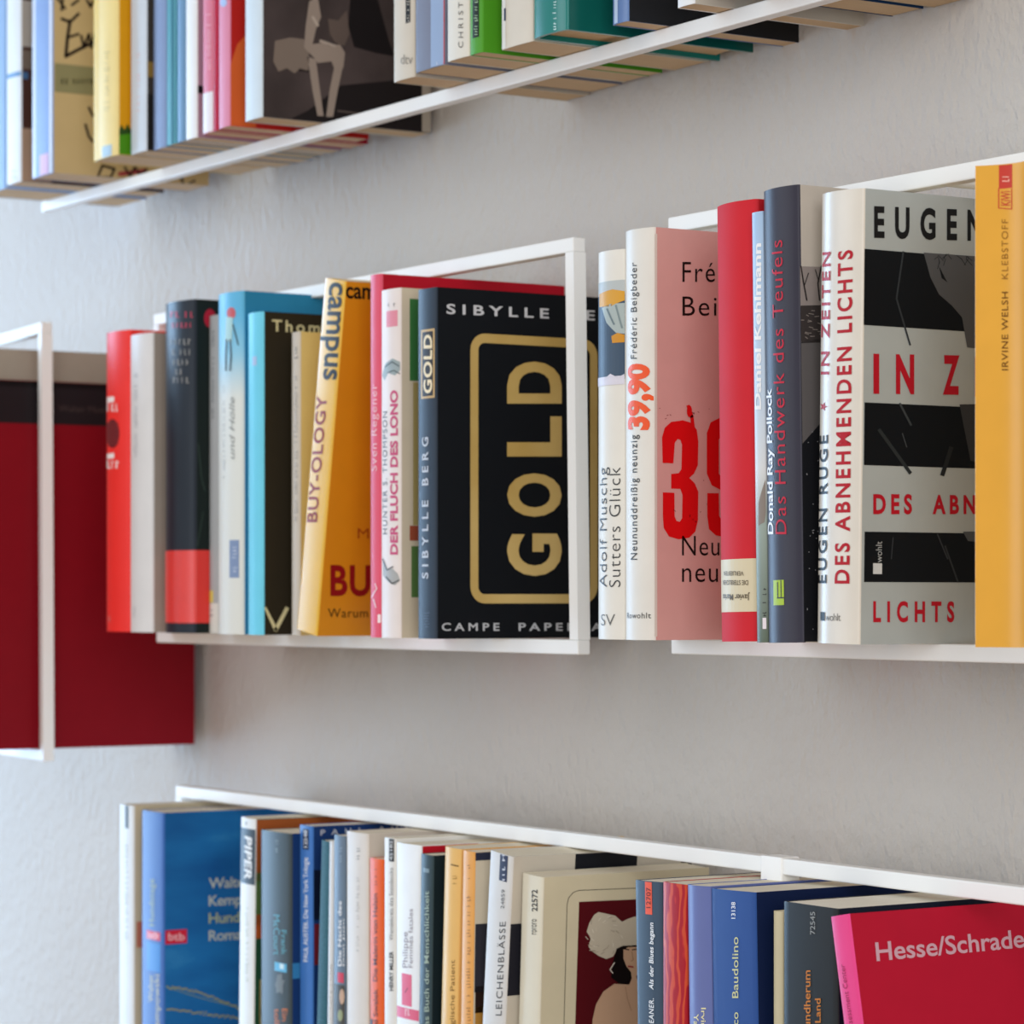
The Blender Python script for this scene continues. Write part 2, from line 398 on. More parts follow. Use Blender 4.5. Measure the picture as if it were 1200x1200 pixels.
b.marks('spine', 200, 226, 365, 372, '#b63a52', False, pitch=6, dens=1).marks('spine', 202, 224, 378, 384, '#b63a52', False, pitch=5, dens=1)
for y, a, c in ((397, 200, 225), (409, 202, 223), (421, 203, 222), (432, 206, 217), (442, 203, 221)): b.marks('spine', a, c, y, y + 7, '#8d8a86', False, pitch=5, dens=1)
b.blob('cover', 246, 373, 7, 11, '#b3243a').line('cover', [(232, 520), (236, 560), (240, 575)], 1.5, '#34423c').line('cover', [(231, 640), (238, 600)], 2, '#2d3a35')
b.band(645, 730, '#e23a34').marks('spine', 212, 222, 654, 657, '#ea7a74', False).marks('spine', 205, 232, 729, 732, '#8c2026', False).done()
b = Book('A', 'thin grey paperback tight between the black novel and the white and blue book', 243, 254, 371, '#a9abac', D=.115, ys=-.138)
b.marks('spine', 248, 251, 385, 490, '#6c6f73').rect('spine', 243, 250, 692, 706, '#d8cc6a').full(707, 742, '#d9d7cf').marks('spine', 246, 250, 712, 722, '#777777').done()
g = ramp_mat('sky_fade_spine', 'z', [(0, '#dcdcd4'), (.155, '#dde0da'), (.185, '#8cc8e2'), (.21, '#5fb4dc')], 1)
b = Book('A', 'tall book, white spine fading to sky blue, small drawn figure at the top', 256, 285, 346, g, '#2a7fa8', kind='hc', bulge=.003, D=.132)
b.blob('spine', 271, 367, 5, 7, '#c4555a').line('spine', [(269, 374), (268, 398)], 8, '#a8cfd0').line('spine', [(273, 380), (277, 395), (279, 404)], 1.5, '#3b4a50')
b.line('spine', [(266, 398), (265, 418), (265, 434)], 2, '#46545c').line('spine', [(270, 398), (271, 418), (270, 434)], 2, '#46545c')
b.up('und Hölle', 269, 275, 538, 465, '#8c8f8c', 0, shear=.3).marks('spine', 261, 264, 452, 560, '#b3b5b2').rect('spine', 269, 280, 633, 677, '#7f92b4').marks('spine', 272, 277, 640, 670, '#c2cbdd', True, pitch=4).done()
b = Book('A', 'slim book with light cyan spine and near black front cover', 291, 309, 368, '#6fd0ea', '#2c261b', bulge=.002, kind='pb', D=.130)
b.rect('spine', 296, 301, 418, 428, '#a7bfe0').hor('cover', 'Thomas', 318.7, 397, 388, 374.5, '#d8cfa0', .015, 1.35, sl=.05, k=2)
b.line('cover', [(310, 713), (323, 738), (336, 713)], 4.5, '#d8cfa0').done()
b = Book('A', 'thin cream paperback beside the leaning yellow book', 342, 352, 390, '#c9bfb0', '#d8c07e', D=.118)
b.marks('spine', 345, 349, 404, 420, '#5b5752').marks('spine', 345, 349, 440, 610, '#989088').done()
b = Book('A', 'yellow and orange book leaning to the right', 381, 405.5, 325.5, '#e3b022', '#cf8a10', bulge=.0004, D=.130, bot=(347, 747), rough=.3, pull=0)
b.text('spine', 'campus', (387, 331), (379.5, 445), (402, 331), '#151210', .02, ref='x', name='title_lettering')
b.text('spine', 'BUY-OLOGY', (371.5, 612), (383.5, 463), (360, 612), '#8f2418', .02, 1.1, name='title_lettering')
b.text('cover', 'campus', (405, 349), (470, 352), (405, 336), '#151210', .02, ref='x')
b.hor('cover', 'BUYOLOGY', 387, 596, 697, 662, '#8a1416', .03, 1.1, name='title_lettering').hor('cover', 'Warum', 384, 431, 723.5, 713, '#3d2a10', 0, 1.1)
b.hor('cover', 'Martin', 419, 470, 631, 619, '#a04a18').done()
b = Book('A', 'pink spined book with dark red cover rising behind the black and gold book', 434, 447, 323, '#e0566f', '#b01226', kind='hc', bulge=.001, D=.1325, pull=.0)
b.up('Sven Regener', 436, 442, 552, 450, '#f3c3c8', 0, 1.15).line('spine', [(436, 700), (442, 690), (440, 684)], 1.2, '#f3d3d6').line('spine', [(438, 702), (441, 712)], 1.2, '#f3d3d6').rect('spine', 443, 446, 720, 730, '#f7e7e7', k=2).done()
b = Book('A', 'pale pinkish white book with pink title and ink drawn animals', 447, 470, 341, '#e6dbd5', '#d3c6ae', bulge=.0015, D=.125, pull=.006)
b.up('HUNTER S. THOMPSON', 449, 454, 626, 482, '#4c4a4a', .0, 1.2).up('DER FLUCH DES LONO', 457.5, 466, 650, 457, '#c84f78', .035, 1.0, name='title_lettering')
b.rect('spine', 453, 466, 365, 382, '#e08a98').marks('spine', 455, 464, 355, 359, '#8a8080', False)
b.poly('spine', [(448, 440), (452, 426), (460, 420), (469, 424), (469, 434), (463, 440), (455, 437), (451, 446)], '#9aa6a6').line('spine', [(452, 430), (460, 424), (468, 429)], 1.2, '#4e5a5c', k=3).line('spine', [(455, 437), (462, 434), (469, 438)], 1, '#4e5a5c', k=3)
b.poly('spine', [(449, 657), (453, 668), (460, 666), (466, 672), (469, 680), (463, 686), (455, 682), (449, 674)], '#a9a8a4').line('spine', [(449, 655), (454, 668), (461, 664)], 1.2, '#3c3c3c', k=3).line('spine', [(453, 676), (460, 684), (468, 680)], 1.2, '#3c3c3c', k=3)
b.rect('cover', 480, 520, 350, 448, '#3f7a44').rect('cover', 484, 520, 448, 616, '#b3a268').rect('cover', 480, 520, 616, 634, '#a8543c').rect('cover', 482, 520, 640, 700, '#5c8048').done()
b = Book('A', 'black paperback with rounded gold frame and large gold block letters on its cover', 490, 512, 340, '#26303d', '#0c0f14', bulge=.0008, D=.1325, pull=.0, rough=.38)
gold = ramp_mat('brushed_gold_print', 'noise', [(.3, '#b3924d'), (.7, '#cdb173')], 14, .35)
def ring(b, x0, x1, y0, y1, r, w, h, name):
    def rr(x0, x1, y0, y1, r):
        o = []
        for cx, cy, a0 in ((x1 - r, y0 + r, -90), (x1 - r, y1 - r, 0), (x0 + r, y1 - r, 90), (x0 + r, y0 + r, 180)):
            for k in range(7):
                a = math.radians(a0 + 15 * k); o.append((cx + r * math.cos(a), cy + r * math.sin(a)))
        return o
    A = rr(x0, x1, y0, y1, r); B_ = rr(x0 + w, x1 - w, y0 + w, y1 - w, max(.0005, r - w)); n = len(A)
    pts = [b.put('cover', *p, .00024) for p in A + B_]
    b.pr.add(name, h, pts, [(i, (i + 1) % n, n + (i + 1) % n, n + i) for i in range(n)])
a0, z1 = b.loc('cover', 551, 390); a1, z0 = b.loc('cover', 700, 707)
ring(b, a0, a1, z0, z1, .010, .0055, gold, 'gold_frame')
for ch, ya, yb in (('G', 675, 625.5), ('O', 605.5, 555), ('L', 535, 488), ('D', 473, 424)):
    b.text('cover', ch, (658, ya), (658, yb), (594, ya), gold, .035, ref='bbox', name='title_lettering')
b.hor('cover', 'SIBYLLE', 523, 643, 367.5, 356, '#c9c9cc', .02, 1.55, sl=.046).hor('cover', 'BERG', 668, 738, 374, 362.5, '#c9c9cc', .02, 1.5, sl=.046)
b.hor('cover', 'CAMPE', 517.5, 585, 739, 730, '#b9bbbf', .02, 1.55).hor('cover', 'PAPERBACK', 607.5, 738, 739, 730, '#b9bbbf', .02, 1.5)
b.rect('spine', 493.5, 509.5, 387, 466, '#c9a873', 'title_panel').rect('spine', 495.3, 507.7, 389.5, 463.5, '#2b2422', 'title_panel', 2).up('GOLD', 497, 506.5, 461, 392, '#ead9b4', .03, 1.1, name='title_lettering', k=3)
b.up('SIBYLLE BERG', 495, 502, 678, 512, '#c3c7cf', .02, 1.7).marks('spine', 497, 503, 716, 735, '#46505f', True).done()

# ------------------------------------------------------------------ right shelf
b = Book('B', 'cream book with slate and yellow picture at the head of its spine, ends the gap', 701, 732.5, 297, '#e4e1d8', kind='hc', bulge=.003, D=.128, pull=.0)
b.full(329, 345, '#b9c0c0').full(345, 445, '#44566a').poly('spine', [(703, 345), (718, 339), (731, 341), (731, 352), (716, 359), (703, 360)], '#d8a03c', k=2)
b.poly('spine', [(706, 361), (716, 356), (731, 355), (731, 391), (722, 390), (711, 378)], '#aab6b4', k=2).line('spine', [(712, 362), (720, 380)], 2, '#6f7f84', k=3).line('spine', [(722, 358), (729, 384)], 2, '#7f8e90', k=3)
b.poly('spine', [(717, 394), (724, 390), (731, 392), (731, 401), (718, 402)], '#cf9030', k=3).full(441, 451, '#d9d6e2', k=3).poly('spine', [(709, 445), (716, 438), (726, 443), (731, 438), (731, 441), (702, 443)], '#d9d6e2', k=4)
b.up('Adolf Muschg', 703.5, 711.5, 688, 547.5, '#3a3a3a', -.008, 1.1).up('Sutters Glück', 714.5, 727, 688, 547.5, '#3a3a3a', -.012, 1.1, name='title_lettering').hor('spine', 'SV', 705, 721, 733, 720, '#6a6a66', -.01).done()
b = Book('B', 'book with cream spine and salmon pink cover bearing huge red numerals', 733, 766.5, 272, '#e2dfd7', '#d09d97', kind='hc', bulge=.003, D=.130, pull=.0)
b.up('Frédéric Beigbeder', 739.5, 746.5, 420.5, 307.5, '#3b3a38', 0, 1.15).up('39,90', 736.5, 759, 504, 426, '#ee5a2a', .05, name='title_lettering').up('Neununddreißig neunzig', 739.5, 747, 656, 509.5, '#3b3a38', .005, 1.2)
b.hor('spine', 'Rowohlt', 735.5, 763, 724.5, 718, '#4a4844', 0, 1.1).poly('cover', [(766.6, 274), (770, 274), (770, 746), (766.6, 746)], '#d8cfc4')
b.hor('cover', 'Frédéric', 799.5, 903, 330.5, 307, '#1c1210', -.004, 1.15).hor('cover', 'Beigbeder', 799.5, 940, 370, 347.5, '#1c1210', -.004, 1.15)
def big(pts): return [(660 + x / 4, 480 + y / 4) for x, y in pts]
b.poly('cover', big([(465,250),(462,130),(475,85),(505,58),(560,50),(600,62),(625,95),(632,150),(630,260),(612,300),(590,320),(615,345),(632,385),(630,520),(618,572),(590,600),(540,608),(495,595),(470,555),(466,500),(466,388),(520,390),(521,500),(530,522),(545,526),(556,510),(558,400),(548,372),(505,370),(505,302),(540,298),(553,280),(556,165),(548,142),(535,138),(522,155),(515,252)]), '#d81216', 'numeral_three', 2)
b.poly('cover', big([(672,270),(672,110),(690,60),(740,35),(790,45),(825,80),(838,140),(838,510),(820,570),(770,600),(715,590),(682,560),(674,500),(674,392),(728,392),(730,500),(745,522),(765,520),(780,500),(782,375),(740,378),(695,355),(672,300)]), '#d81216', 'numeral_nine', 2)
b.poly('cover', big([(728,140),(745,118),(770,118),(782,140),(782,300),(768,322),(745,322),(728,300)]), '#d09d97', 'numeral_nine', 3)
for ch, x0, x1, y0, y1 in ((',', 876, 886, 610, 650), ('9', 892, 932, 490, 628), ('0', 940, 980, 490, 628)):
    b.text('cover', ch, (x0, y1), (x1, y1), (x0, y0), '#d81216', .06, ref='bbox', name='title_lettering')
b.line('cover', [(806, 476), (810, 488), (812, 504)], 4, '#d81216', k=4).blob('cover', 807, 482, 3, 7, '#d81216', k=6)
for k in range(16): x = random.uniform(772, 838); y = random.choice((random.uniform(478, 492), random.uniform(540, 620))); b.line('cover', [(x, y), (x + random.uniform(-2, 3), y + random.uniform(-1, 3))], .7, '#8c4a48', k=2)
b.hor('cover', 'Neununddreißig', 799, 975, 651, 628, '#1c1210', -.004, 1.1).hor('cover', 'neunzig', 799, 893, 682, 658, '#1c1210', -.004, 1.1).done()
b = Book('B', 'plain red cloth book with a cream paper label low on its spine', 840, 887, 243, '#cf2a35', '#b81a24', kind='hc', bulge=.004, D=.128, bot=(845.5, 749), rough=.65, pull=.03)
b.full(655, 717, '#d9cdae', 'spine_label')
for st, xa, xb, ya, yb, h in (('VERLIEBTEN', 872, 849, 669.5, 674.5, '#6b5f4c'), ('DIE STERBLICHEN', 877, 848, 680, 685.5, '#6b5f4c'), ('Javier Marías', 879, 848, 696.5, 703.5, '#5c5140')):
    b.text('spine', st, (xa, ya), (xb, ya), (xa, yb), h, .01, k=3)
b.done()
g = ramp_mat('misty_photo_spine', 'z', [(0, '#5f6b5c'), (.06, '#9aa79e'), (.085, '#d9dbdc'), (.12, '#c3d3e4'), (.21, '#a9c6e6')], 1)
b = Book('B', 'narrow pale blue book squeezed between the red and the dark slate books', 881, 894, 250, g, '#93a9c0', bulge=.001, D=.128, bot=(887, 748), pull=.03)
b.up('Daniel Kehlmann', 885.5, 892, 480, 285, '#f0f2f4', .03, 1.0).poly('spine', [(889, 590), (897, 562), (900, 600), (896, 612), (889, 616)], '#8b8078').rect('spine', 894, 898.5, 724, 737, '#e9dfe6', k=2).marks('spine', 894, 898, 690, 722, '#3b3a3a').done()
b = Book('B', 'tall dark slate book with red title and small green emblem', 894.5, 935.5, 225, '#3b3a46', '#b8afa4', kind='hc', bulge=.003, D=.130, bot=(900.5, 752), rough=.36, pull=.0)
b.up('Das Handwerk des Teufels', 909.5, 922, 626, 281, '#c5213a', -.004, 1.12, dx=-5, name='title_lettering').up('Donald Ray Pollock', 900.5, 906.5, 626, 455, '#eceef2', .02, 1.0, dx=-2)
b.rect('spine', 906.5, 919, 680, 709, '#a9c33a').rect('spine', 911, 912.3, 682, 700, '#3b3a46', k=2).rect('spine', 915, 916.2, 680, 701, '#3b3a46', k=2).rect('spine', 911, 919, 700, 701.2, '#3b3a46', k=2)
b.poly('cover', [(935, 312), (1180, 318), (1180, 360), (935, 360)], '#8e8480', k=1).poly('cover', [(935, 358), (1180, 352), (1180, 395), (935, 402)], '#3b3534', k=2).poly('cover', [(936, 402), (1180, 395), (1180, 760), (936, 760)], '#16171b', k=1).poly('cover', [(936, 400), (966, 396), (975, 480), (940, 520)], '#5d5959', k=2)
b.line('cover', [(938, 312), (941, 330), (945, 352)], 1.6, '#2b2625', k=3).line('cover', [(942, 335), (947, 320)], 1, '#2b2625', k=3).line('cover', [(962, 312), (958, 332), (960, 352)], 1.6, '#2b2625', k=3).line('cover', [(955, 316), (959, 330)], 1, '#2b2625', k=3)
for k in range(26): x = random.uniform(944, 962); y = random.uniform(480, 740); b.blob('cover', x, y, .6, .6, '#9a9a9e', 6, k=3)
for k in range(20): x = random.uniform(937, 975); y = random.uniform(362, 396); b.line('cover', [(x, y), (x + random.uniform(2, 6), y + random.uniform(-2, 2))], .8, '#8a807a', k=3)
b.done()
b = Book('B', 'cream novel with red and black lettering and dark photo panels on its grey cover', 963, 1012, 228, '#dcd7cd', '#a6adac', kind='hc', bulge=.0035, D=.131, bot=(957.5, 747), rough=.3, pull=.0)
red = '#b31a2a'
b.up('EUGEN RUGE', 959.5, 968.5, 683.5, 509.5, '#1d1b1b', .02, 1.35, dx=2).up('IN ZEITEN', 962.5, 971.5, 439, 295, red, .02, 1.3, dx=2).up('DES ABNEHMENDEN LICHTS', 978.5, 995, 684, 292.5, red, .025, 1.3, dx=4, name='title_lettering')
st = []
for k in range(10): r_ = 5.5 if k % 2 == 0 else 2.2; st.append((965.5 + r_ * .8 * math.cos(math.radians(36 * k)), 476.5 + r_ * math.sin(math.radians(36 * k))))
b.poly('spine', st, red, 'printed_star', 2)
b.rect('spine', 962, 967, 717, 727.5, '#2b2b2b', k=2).hor('spine', 'wohlt', 968, 985.5, 727.5, 719, '#5a5854', -.01, .9)
for y0, y1 in ((291.5, 405.5), (471.5, 557), (623, 683.5)): b.rect('cover', 1013, 1400, y0, y1, '#10151a', 'photo_panel')
b.poly('cover', [(1082, 296), (1300, 312), (1300, 424), (1133, 407), (1127, 372), (1115, 358), (1100, 345), (1090, 325)], '#55575a', k=2)
b.line('cover', [(1058, 295), (1050, 350), (1066, 404)], 2, '#33383c', k=3).poly('cover', [(1100, 312), (1108, 328), (1110, 331), (1103, 326)], '#15181b', k=3)
for k in range(14): x = random.uniform(1095, 1138); y = random.uniform(297, 308); b.line('cover', [(x, y), (x + random.uniform(-8, 8), y + random.uniform(3, 9))], .7, '#26292c', k=3)
b.poly('cover', [(1124, 474), (1300, 474), (1300, 560), (1137, 540)], '#3a3c3f', k=2).line('cover', [(1030, 504), (1066, 554)], 4, '#2c3133', k=3).line('cover', [(1054, 473), (1067, 498)], 2.5, '#3b4043', k=3).line('cover', [(1114, 525), (1104, 556)], 5, '#24282b', k=3).line('cover', [(1057, 508), (1062, 524)], 1, '#4a4e52', k=3)
b.line('cover', [(1107, 640), (1122, 682)], 2, '#33373a', k=3).line('cover', [(1046, 630), (1044, 655)], 1, '#3a3e42', k=3).line('cover', [(1098, 626), (1110, 655)], 1.5, '#3a3e42', k=3).poly('cover', [(1128, 623), (1200, 622), (1200, 640), (1134, 634)], '#53575a', k=2)
b.rect('cover', 1022.7, 1033, 660, 672.7, '#c9cccc', k=3).text('cover', 'wohlt', (1033, 659), (1033, 634.5), (1026, 659), '#b9bcbc', -.01, k=3)
b.text('cover', 'EUGEN', (1024, 277), (1151, 281), (1024, 241.5), '#191a1c', .035, 1.9).text('cover', 'RUGE', (1190, 282), (1285, 284), (1190, 249), '#191a1c', .02, 1.7)
for ch, x0, x1 in (('I', 1023.2, 1030), ('N', 1049.5, 1071), ('Z', 1104.5, 1124)): b.text('cover', ch, (x0, 461.5 + .012 * (x0 - 1023)), (x1, 461.5 + .012 * (x1 - 1023)), (x0, 414.5 + .02 * (x0 - 1023)), red, .04, ref='bbox', name='title_lettering')
b.hor('cover', 'EITEN', 1142, 1270, 463.5, 418, red, .02, 1.6, name='title_lettering')
b.hor('cover', 'DES', 1023, 1068.5, 601.5, 579, red, .035, 1.5, name='title_lettering').hor('cover', 'ABNEHMENDEN', 1092.5, 1283, 601.5, 580, red, .035, 1.5, name='title_lettering')
b.hor('cover', 'LICHTS', 1023, 1118, 728, 704.5, red, .035, 1.75, name='title_lettering').done()
b = Book('B', 'large orange yellow paperback at the right edge of the picture', 1142, 1216, 194.5, '#e2a83c', bulge=-.009, D=.120, ys=-.155, pull=.012, rough=.3)
b.rect('spine', 1172.5, 1186.5, 191, 220, '#c8453a').marks('spine', 1176, 1183, 203, 218, '#f0b0a0', True, pitch=5)
b.line('spine', [(1172.5, 221), (1172.5, 244), (1186, 245), (1186, 221)], 1, '#c8453a').up('KiWi', 1174.5, 1184.5, 241, 224, '#c8453a', .01)
b.up('IRVINE WELSH', 1175.5, 1182, 434, 342, '#6a4218', .005, 1.1).up('KLEBSTOFF', 1175.5, 1182, 327, 257, '#8a5a22', -.005, 1.15, name='title_lettering').done()

# ------------------------------------------------------------------ far left shelf: two large books
ROWS['C'] = dict(zb=pb.z + BAR, x=None, group='large books on the far left shelf')
def large(label, xr, t, D, y_rear, px, py_top, col, cov, pages='#b8aa98'):
    """a large book given by its right face"""
    zt = atx(px, py_top, xr).z
    B_ = Book.__new__(Book); s = B_; s.row = 'C'; s.t = t; s.D = D; s.b = .003; s.rr = .0012; s.kind = 'hc'; base = ROWS['C']['zb'] + .0001; s.h = zt - base
    s.M = Matrix.Translation((xr - t, y_rear - D, base)); s.Mi = s.M.inverted(); s.pr = Prints(s)
    s.root = empty('art_book', (xr - t, y_rear - D, base), label, 'book', ROWS['C']['group']); s.root.matrix_world = s.M
    s.build(col, cov, pages, .4); return s
def atx(px, py, x):
    d = ray(px, py); t = (x - CAM.x) / d.x; return CAM + d * t
xr = pcx - BAR - .006
yr = atx(228, 870, xr).y
b = large('large dark red book with a black upper cover on the far left shelf', xr, .032, .25, yr, 60, 447, '#6e0e18', '#860e1c')
b.rect('cover', -300, 900, 430, 515, '#141214', 'black_panel').rect('cover', -300, 900, 485, 489, '#241f22', 'black_panel', 2).hor('cover', 'Walter Moers', 69, 130, 482, 475, '#4a3f3c', 0, 1, sl=.03, k=3).done()
b = large('large beige book taller and behind the dark red one on the far left shelf', xr - .034, .025, .25, yr - .002, 60, 411, '#b3a698', '#a89b8c'); b.done()

# ------------------------------------------------------------------ top shelf: spines cut by the upper edge of the picture
def top(label, L, R, foot, col, cover=None, **kw):
    kw.setdefault('D', .118); kw.setdefault('pages', '#d2b48c'); tp = kw.pop('tp', -210)
    return Book('D', label, L, R, tp, col, cover, px_y=foot, **kw)
b = top('light blue book at the left edge of the top shelf', -24, 7, 230, '#8fb0da'); b.done()
b = top('white spined book with a dark brown cover, second from the left on the top shelf', 8, 25, 227.5, '#dfe3e6', '#4a2c1e')
b.rect('cover', 25, 60, 0, 58, '#b8ac98').rect('cover', 25, 60, 58, 84, '#7b6a58').line('spine', [(8, 91), (25, 86)], 5, '#5f8fc0').rect('cover', 25, 33, 84, 93, '#486a8c', k=2).rect('cover', 25, 60, 150, 220, '#b08f70').marks('spine', 14, 19, 200, 210, '#aab0b4').done()
b = top('lilac blue spined book, tan cover covered in black handwriting, top shelf', 38, 62, 222, '#7f9cd0', '#c3ab80', D=.128)
b.rect('spine', 38, 42, -200, 222, '#ccd6ea').rect('spine', 58, 62, -200, 222, '#dde3ee').rect('spine', 47, 57, 182, 221, '#cfa6c8', k=2)
k_ = '#241a1c'
b.line('cover', [(66, -4), (76, 10)], 3, k_).line('cover', [(74, -8), (72, 12)], 3, k_).line('cover', [(84, 6), (92, 0)], 3, k_).line('cover', [(102, 0), (106, 8), (111, -2)], 3, k_)
b.line('cover', [(72, 22), (82, 26), (92, 16)], 3.5, k_).line('cover', [(82, 24), (79, 44), (77, 66), (92, 58), (104, 52)], 4, k_).line('cover', [(79, 44), (92, 40)], 3, k_).line('cover', [(95, 42), (98, 56), (104, 40), (107, 56), (111, 38)], 3, k_)
b.rect('cover', 64, 140, 74, 115, '#8f8a68', k=2).marks('cover', 72, 108, 92, 99, '#77735a', False, pitch=5)
b.line('cover', [(104, 126), (109, 136)], 3, k_).line('cover', [(100, 146), (104, 160), (109, 166)], 3, k_)
b.line('cover', [(120, 194), (115, 214)], 3, k_).line('cover', [(120, 194), (134, 198), (130, 208), (116, 213)], 3, k_).line('cover', [(140, 204), (170, 200)], 5, '#a8404a').line('cover', [(146, 196), (152, 206), (158, 196), (164, 205), (172, 198)], 2.5, k_, k=3).line('cover', [(212, 206), (214, 218), (222, 220), (228, 212)], 3, k_).done()
b = top('pale yellow spined book with amber and green cover on the top shelf', 110, 139, 190, '#ecd48a', '#d8980c', bulge=.002)
b.rect('spine', 110, 116, -200, 189, '#e3bf52').rect('spine', 120, 131, 172, 186, '#a9c4d4', k=2).marks('spine', 122, 128, 60, 130, '#cdbd80').rect('cover', 139, 240, 151, 200, '#4a8c14').poly('cover', [(139, 152), (142, 146), (146, 152), (149, 145), (153, 152), (157, 147), (160, 156), (139, 158)], '#2c4a18', k=2).done()
b = top('pale grey white book with a dark cover beside the yellow one', 153.5, 172, 185, '#ccd4dc', '#3a3530'); b.marks('spine', 160, 164, 60, 130, '#d8b8b8').rect('cover', 172, 220, 110, 200, '#23211f').rect('cover', 172, 220, 72, 95, '#8c7038', k=2).done()
b = top('steel blue book in the left half of the top shelf', 180, 195, 179, '#8296bc', D=.115); b.done()
b = top('teal book with thin vertical stripes on the top shelf', 195.5, 207, 174, '#3f8f9c', '#3a7580', D=.112); b.rect('spine', 201, 203, -200, 174, '#2c6a80').rect('spine', 205, 206, -200, 174, '#74a8bc').done()
b = top('dull blue book right of the striped teal one', 208, 217, 170, '#6c94b8', D=.112); b.done()
b = top('narrow white book leaning a little on the top shelf', 218, 231, 166, '#e9eaea', '#a8899a', D=.112); b.rect('cover', 231, 250, 100, 111, '#1c1418', k=2).done()
b = top('pink book with a white foot on the top shelf', 238, 250, 158, '#d8788f', D=.115); b.full(108, 158, '#e8e2e6').marks('spine', 242, 247, 10, 90, '#e8b0bc').done()
b = top('very thin crimson book between two pink ones', 250.5, 256, 155, '#b4123a', '#a01030', D=.115); b.done()
b = top('rose pink book with a red cover showing an orange shape', 256.5, 269.5, 151.5, '#dc8aa6', '#b82018', D=.106); b.poly('cover', [(270, 75), (278, 52), (287, 42), (300, 40), (300, 160), (270, 160)], '#d8622c').blob('spine', 262, 3, 4, 5, '#a8c0e8').done()
pic = ramp_mat('dim_photo_cover', 'noise', [(.3, '#332b2a'), (.7, '#4d4241')], 18, .4)
b = top('white spined book with a dim brown photograph covering its front', 287.5, 307.5, 143, '#cfdbe2', pic, D=.128, ys=-.14)
sk = '#94857a'
b.poly('cover', [(411, -10), (440, -10), (455, 45), (462, 66), (440, 62), (415, 55), (408, 30)], '#191517').poly('cover', [(400, 100), (520, 92), (520, 160), (340, 160), (360, 130)], '#1f1a1b')
b.poly('cover', [(322, 48), (340, 44), (356, 46), (362, 60), (361, 84), (352, 80), (345, 86), (336, 80), (326, 84), (320, 72)], '#7c6e64', k=2)
b.poly('cover', [(362, 2), (372, -4), (376, 20), (370, 34), (366, 52), (378, 50), (386, 54), (398, 52), (404, 62), (402, 80), (392, 82), (388, 72), (372, 74), (366, 66), (356, 56), (358, 30)], sk, k=3)
b.poly('cover', [(384, 22), (396, 24), (406, 12), (409, 40), (403, 54), (392, 50), (386, 40)], '#5f524c', k=4).poly('cover', [(360, 66), (370, 70), (374, 100), (379, 136), (372, 136), (366, 106)], sk, k=2).poly('cover', [(392, 76), (402, 76), (396, 104), (390, 137), (382, 137), (386, 106)], sk, k=2)
b.rect('cover', 494, 540, -200, 170, '#aba194', k=5).line('cover', [(350, 82), (362, 84)], 2, '#2c2423', k=4).line('cover', [(366, 20), (372, 30)], 3, '#b3a497', k=4).line('cover', [(375, 48), (392, 54)], 3, '#a89a8e', k=4).line('cover', [(396, 130), (420, 133)], 2, '#5a4f4a', k=2).done()
b = top('cream spined book with a short black label, right of the dim photograph', 461.5, 486.5, 97, '#cfc4b2', D=.126, tp=-190); b.rect('spine', 475.5, 481, -60, 26, '#1e1c1a').marks('spine', 477, 480, -20, 25, '#c8c0b0', True).hor('spine', 'dtv', 470, 484, 75, 64, '#8c8478', 0, .95).done()
b = top('grey blue book with a thin red edge line on the top shelf', 487, 522, 86, '#74788a', D=.126, tp=-190, bulge=.001); b.rect('spine', 505, 520, -200, 86, '#93a8c8').rect('spine', 520, 521.8, -200, 86, '#b85058', k=2).marks('spine', 503, 515, 73, 76, '#c4ccd8', False).done()
b = top('cream book with widely spaced grey vertical capitals on the top shelf', 524.5, 550, 73, '#dcd6c8', D=.126, tp=-190); b.up('CHRISTOPH', 537.5, 543, 56, -30, '#6a645c', 0, 1.5).done()
b = top('bright green book with a black spine label on the top shelf', 551, 566, 67, '#4f9a26', '#4a9420', D=.126, tp=-190); b.rect('spine', 554, 561.5, -60, 43, '#16210e').marks('spine', 555.5, 560, -30, 41, '#9ab48c', True).done()
b = top('ivory book between the bright green and the dark teal books', 588, 625, 59, '#d6cdbe', D=.122, tp=-190); b.rect('spine', 588, 592.5, -200, 59, '#e9eaea').rect('spine', 591, 593, 10, 24, '#2c3c5c', k=2).done()
b = top('dark teal book with a shiny teal spine on the top shelf', 625.5, 665, 46, '#0f7a74', '#0c5a50', kind='hc', bulge=.002, D=.128, tp=-190, rough=.2); b.marks('spine', 648, 652, -20, 35, '#c8e4e4').done()  # the pale strokes are white glints painted onto the shiny spine, not print
b = top('black covered book with a mottled blue spine on the top shelf', 718, 736.5, 30, '#5a7ab0', '#111114', D=.118, tp=-190, rough=.25); b.rect('spine', 720, 724, -200, 30, '#b8cce8').done()
b = top('pale book with a white spine near the right end of the top shelf', 794, 814, 10, '#e8e9ea', '#cfc6b6', D=.122, tp=-190); b.done()
b = top('dark blue book, only its underside in view at the top right', 835, 870, -9, '#1c3c64', D=.120, tp=-190); b.done()
b = top('second rearward book at the top right, showing only its pale underside', 880, 930, -21, '#cbb9a0', D=.122, tp=-190); b.done()

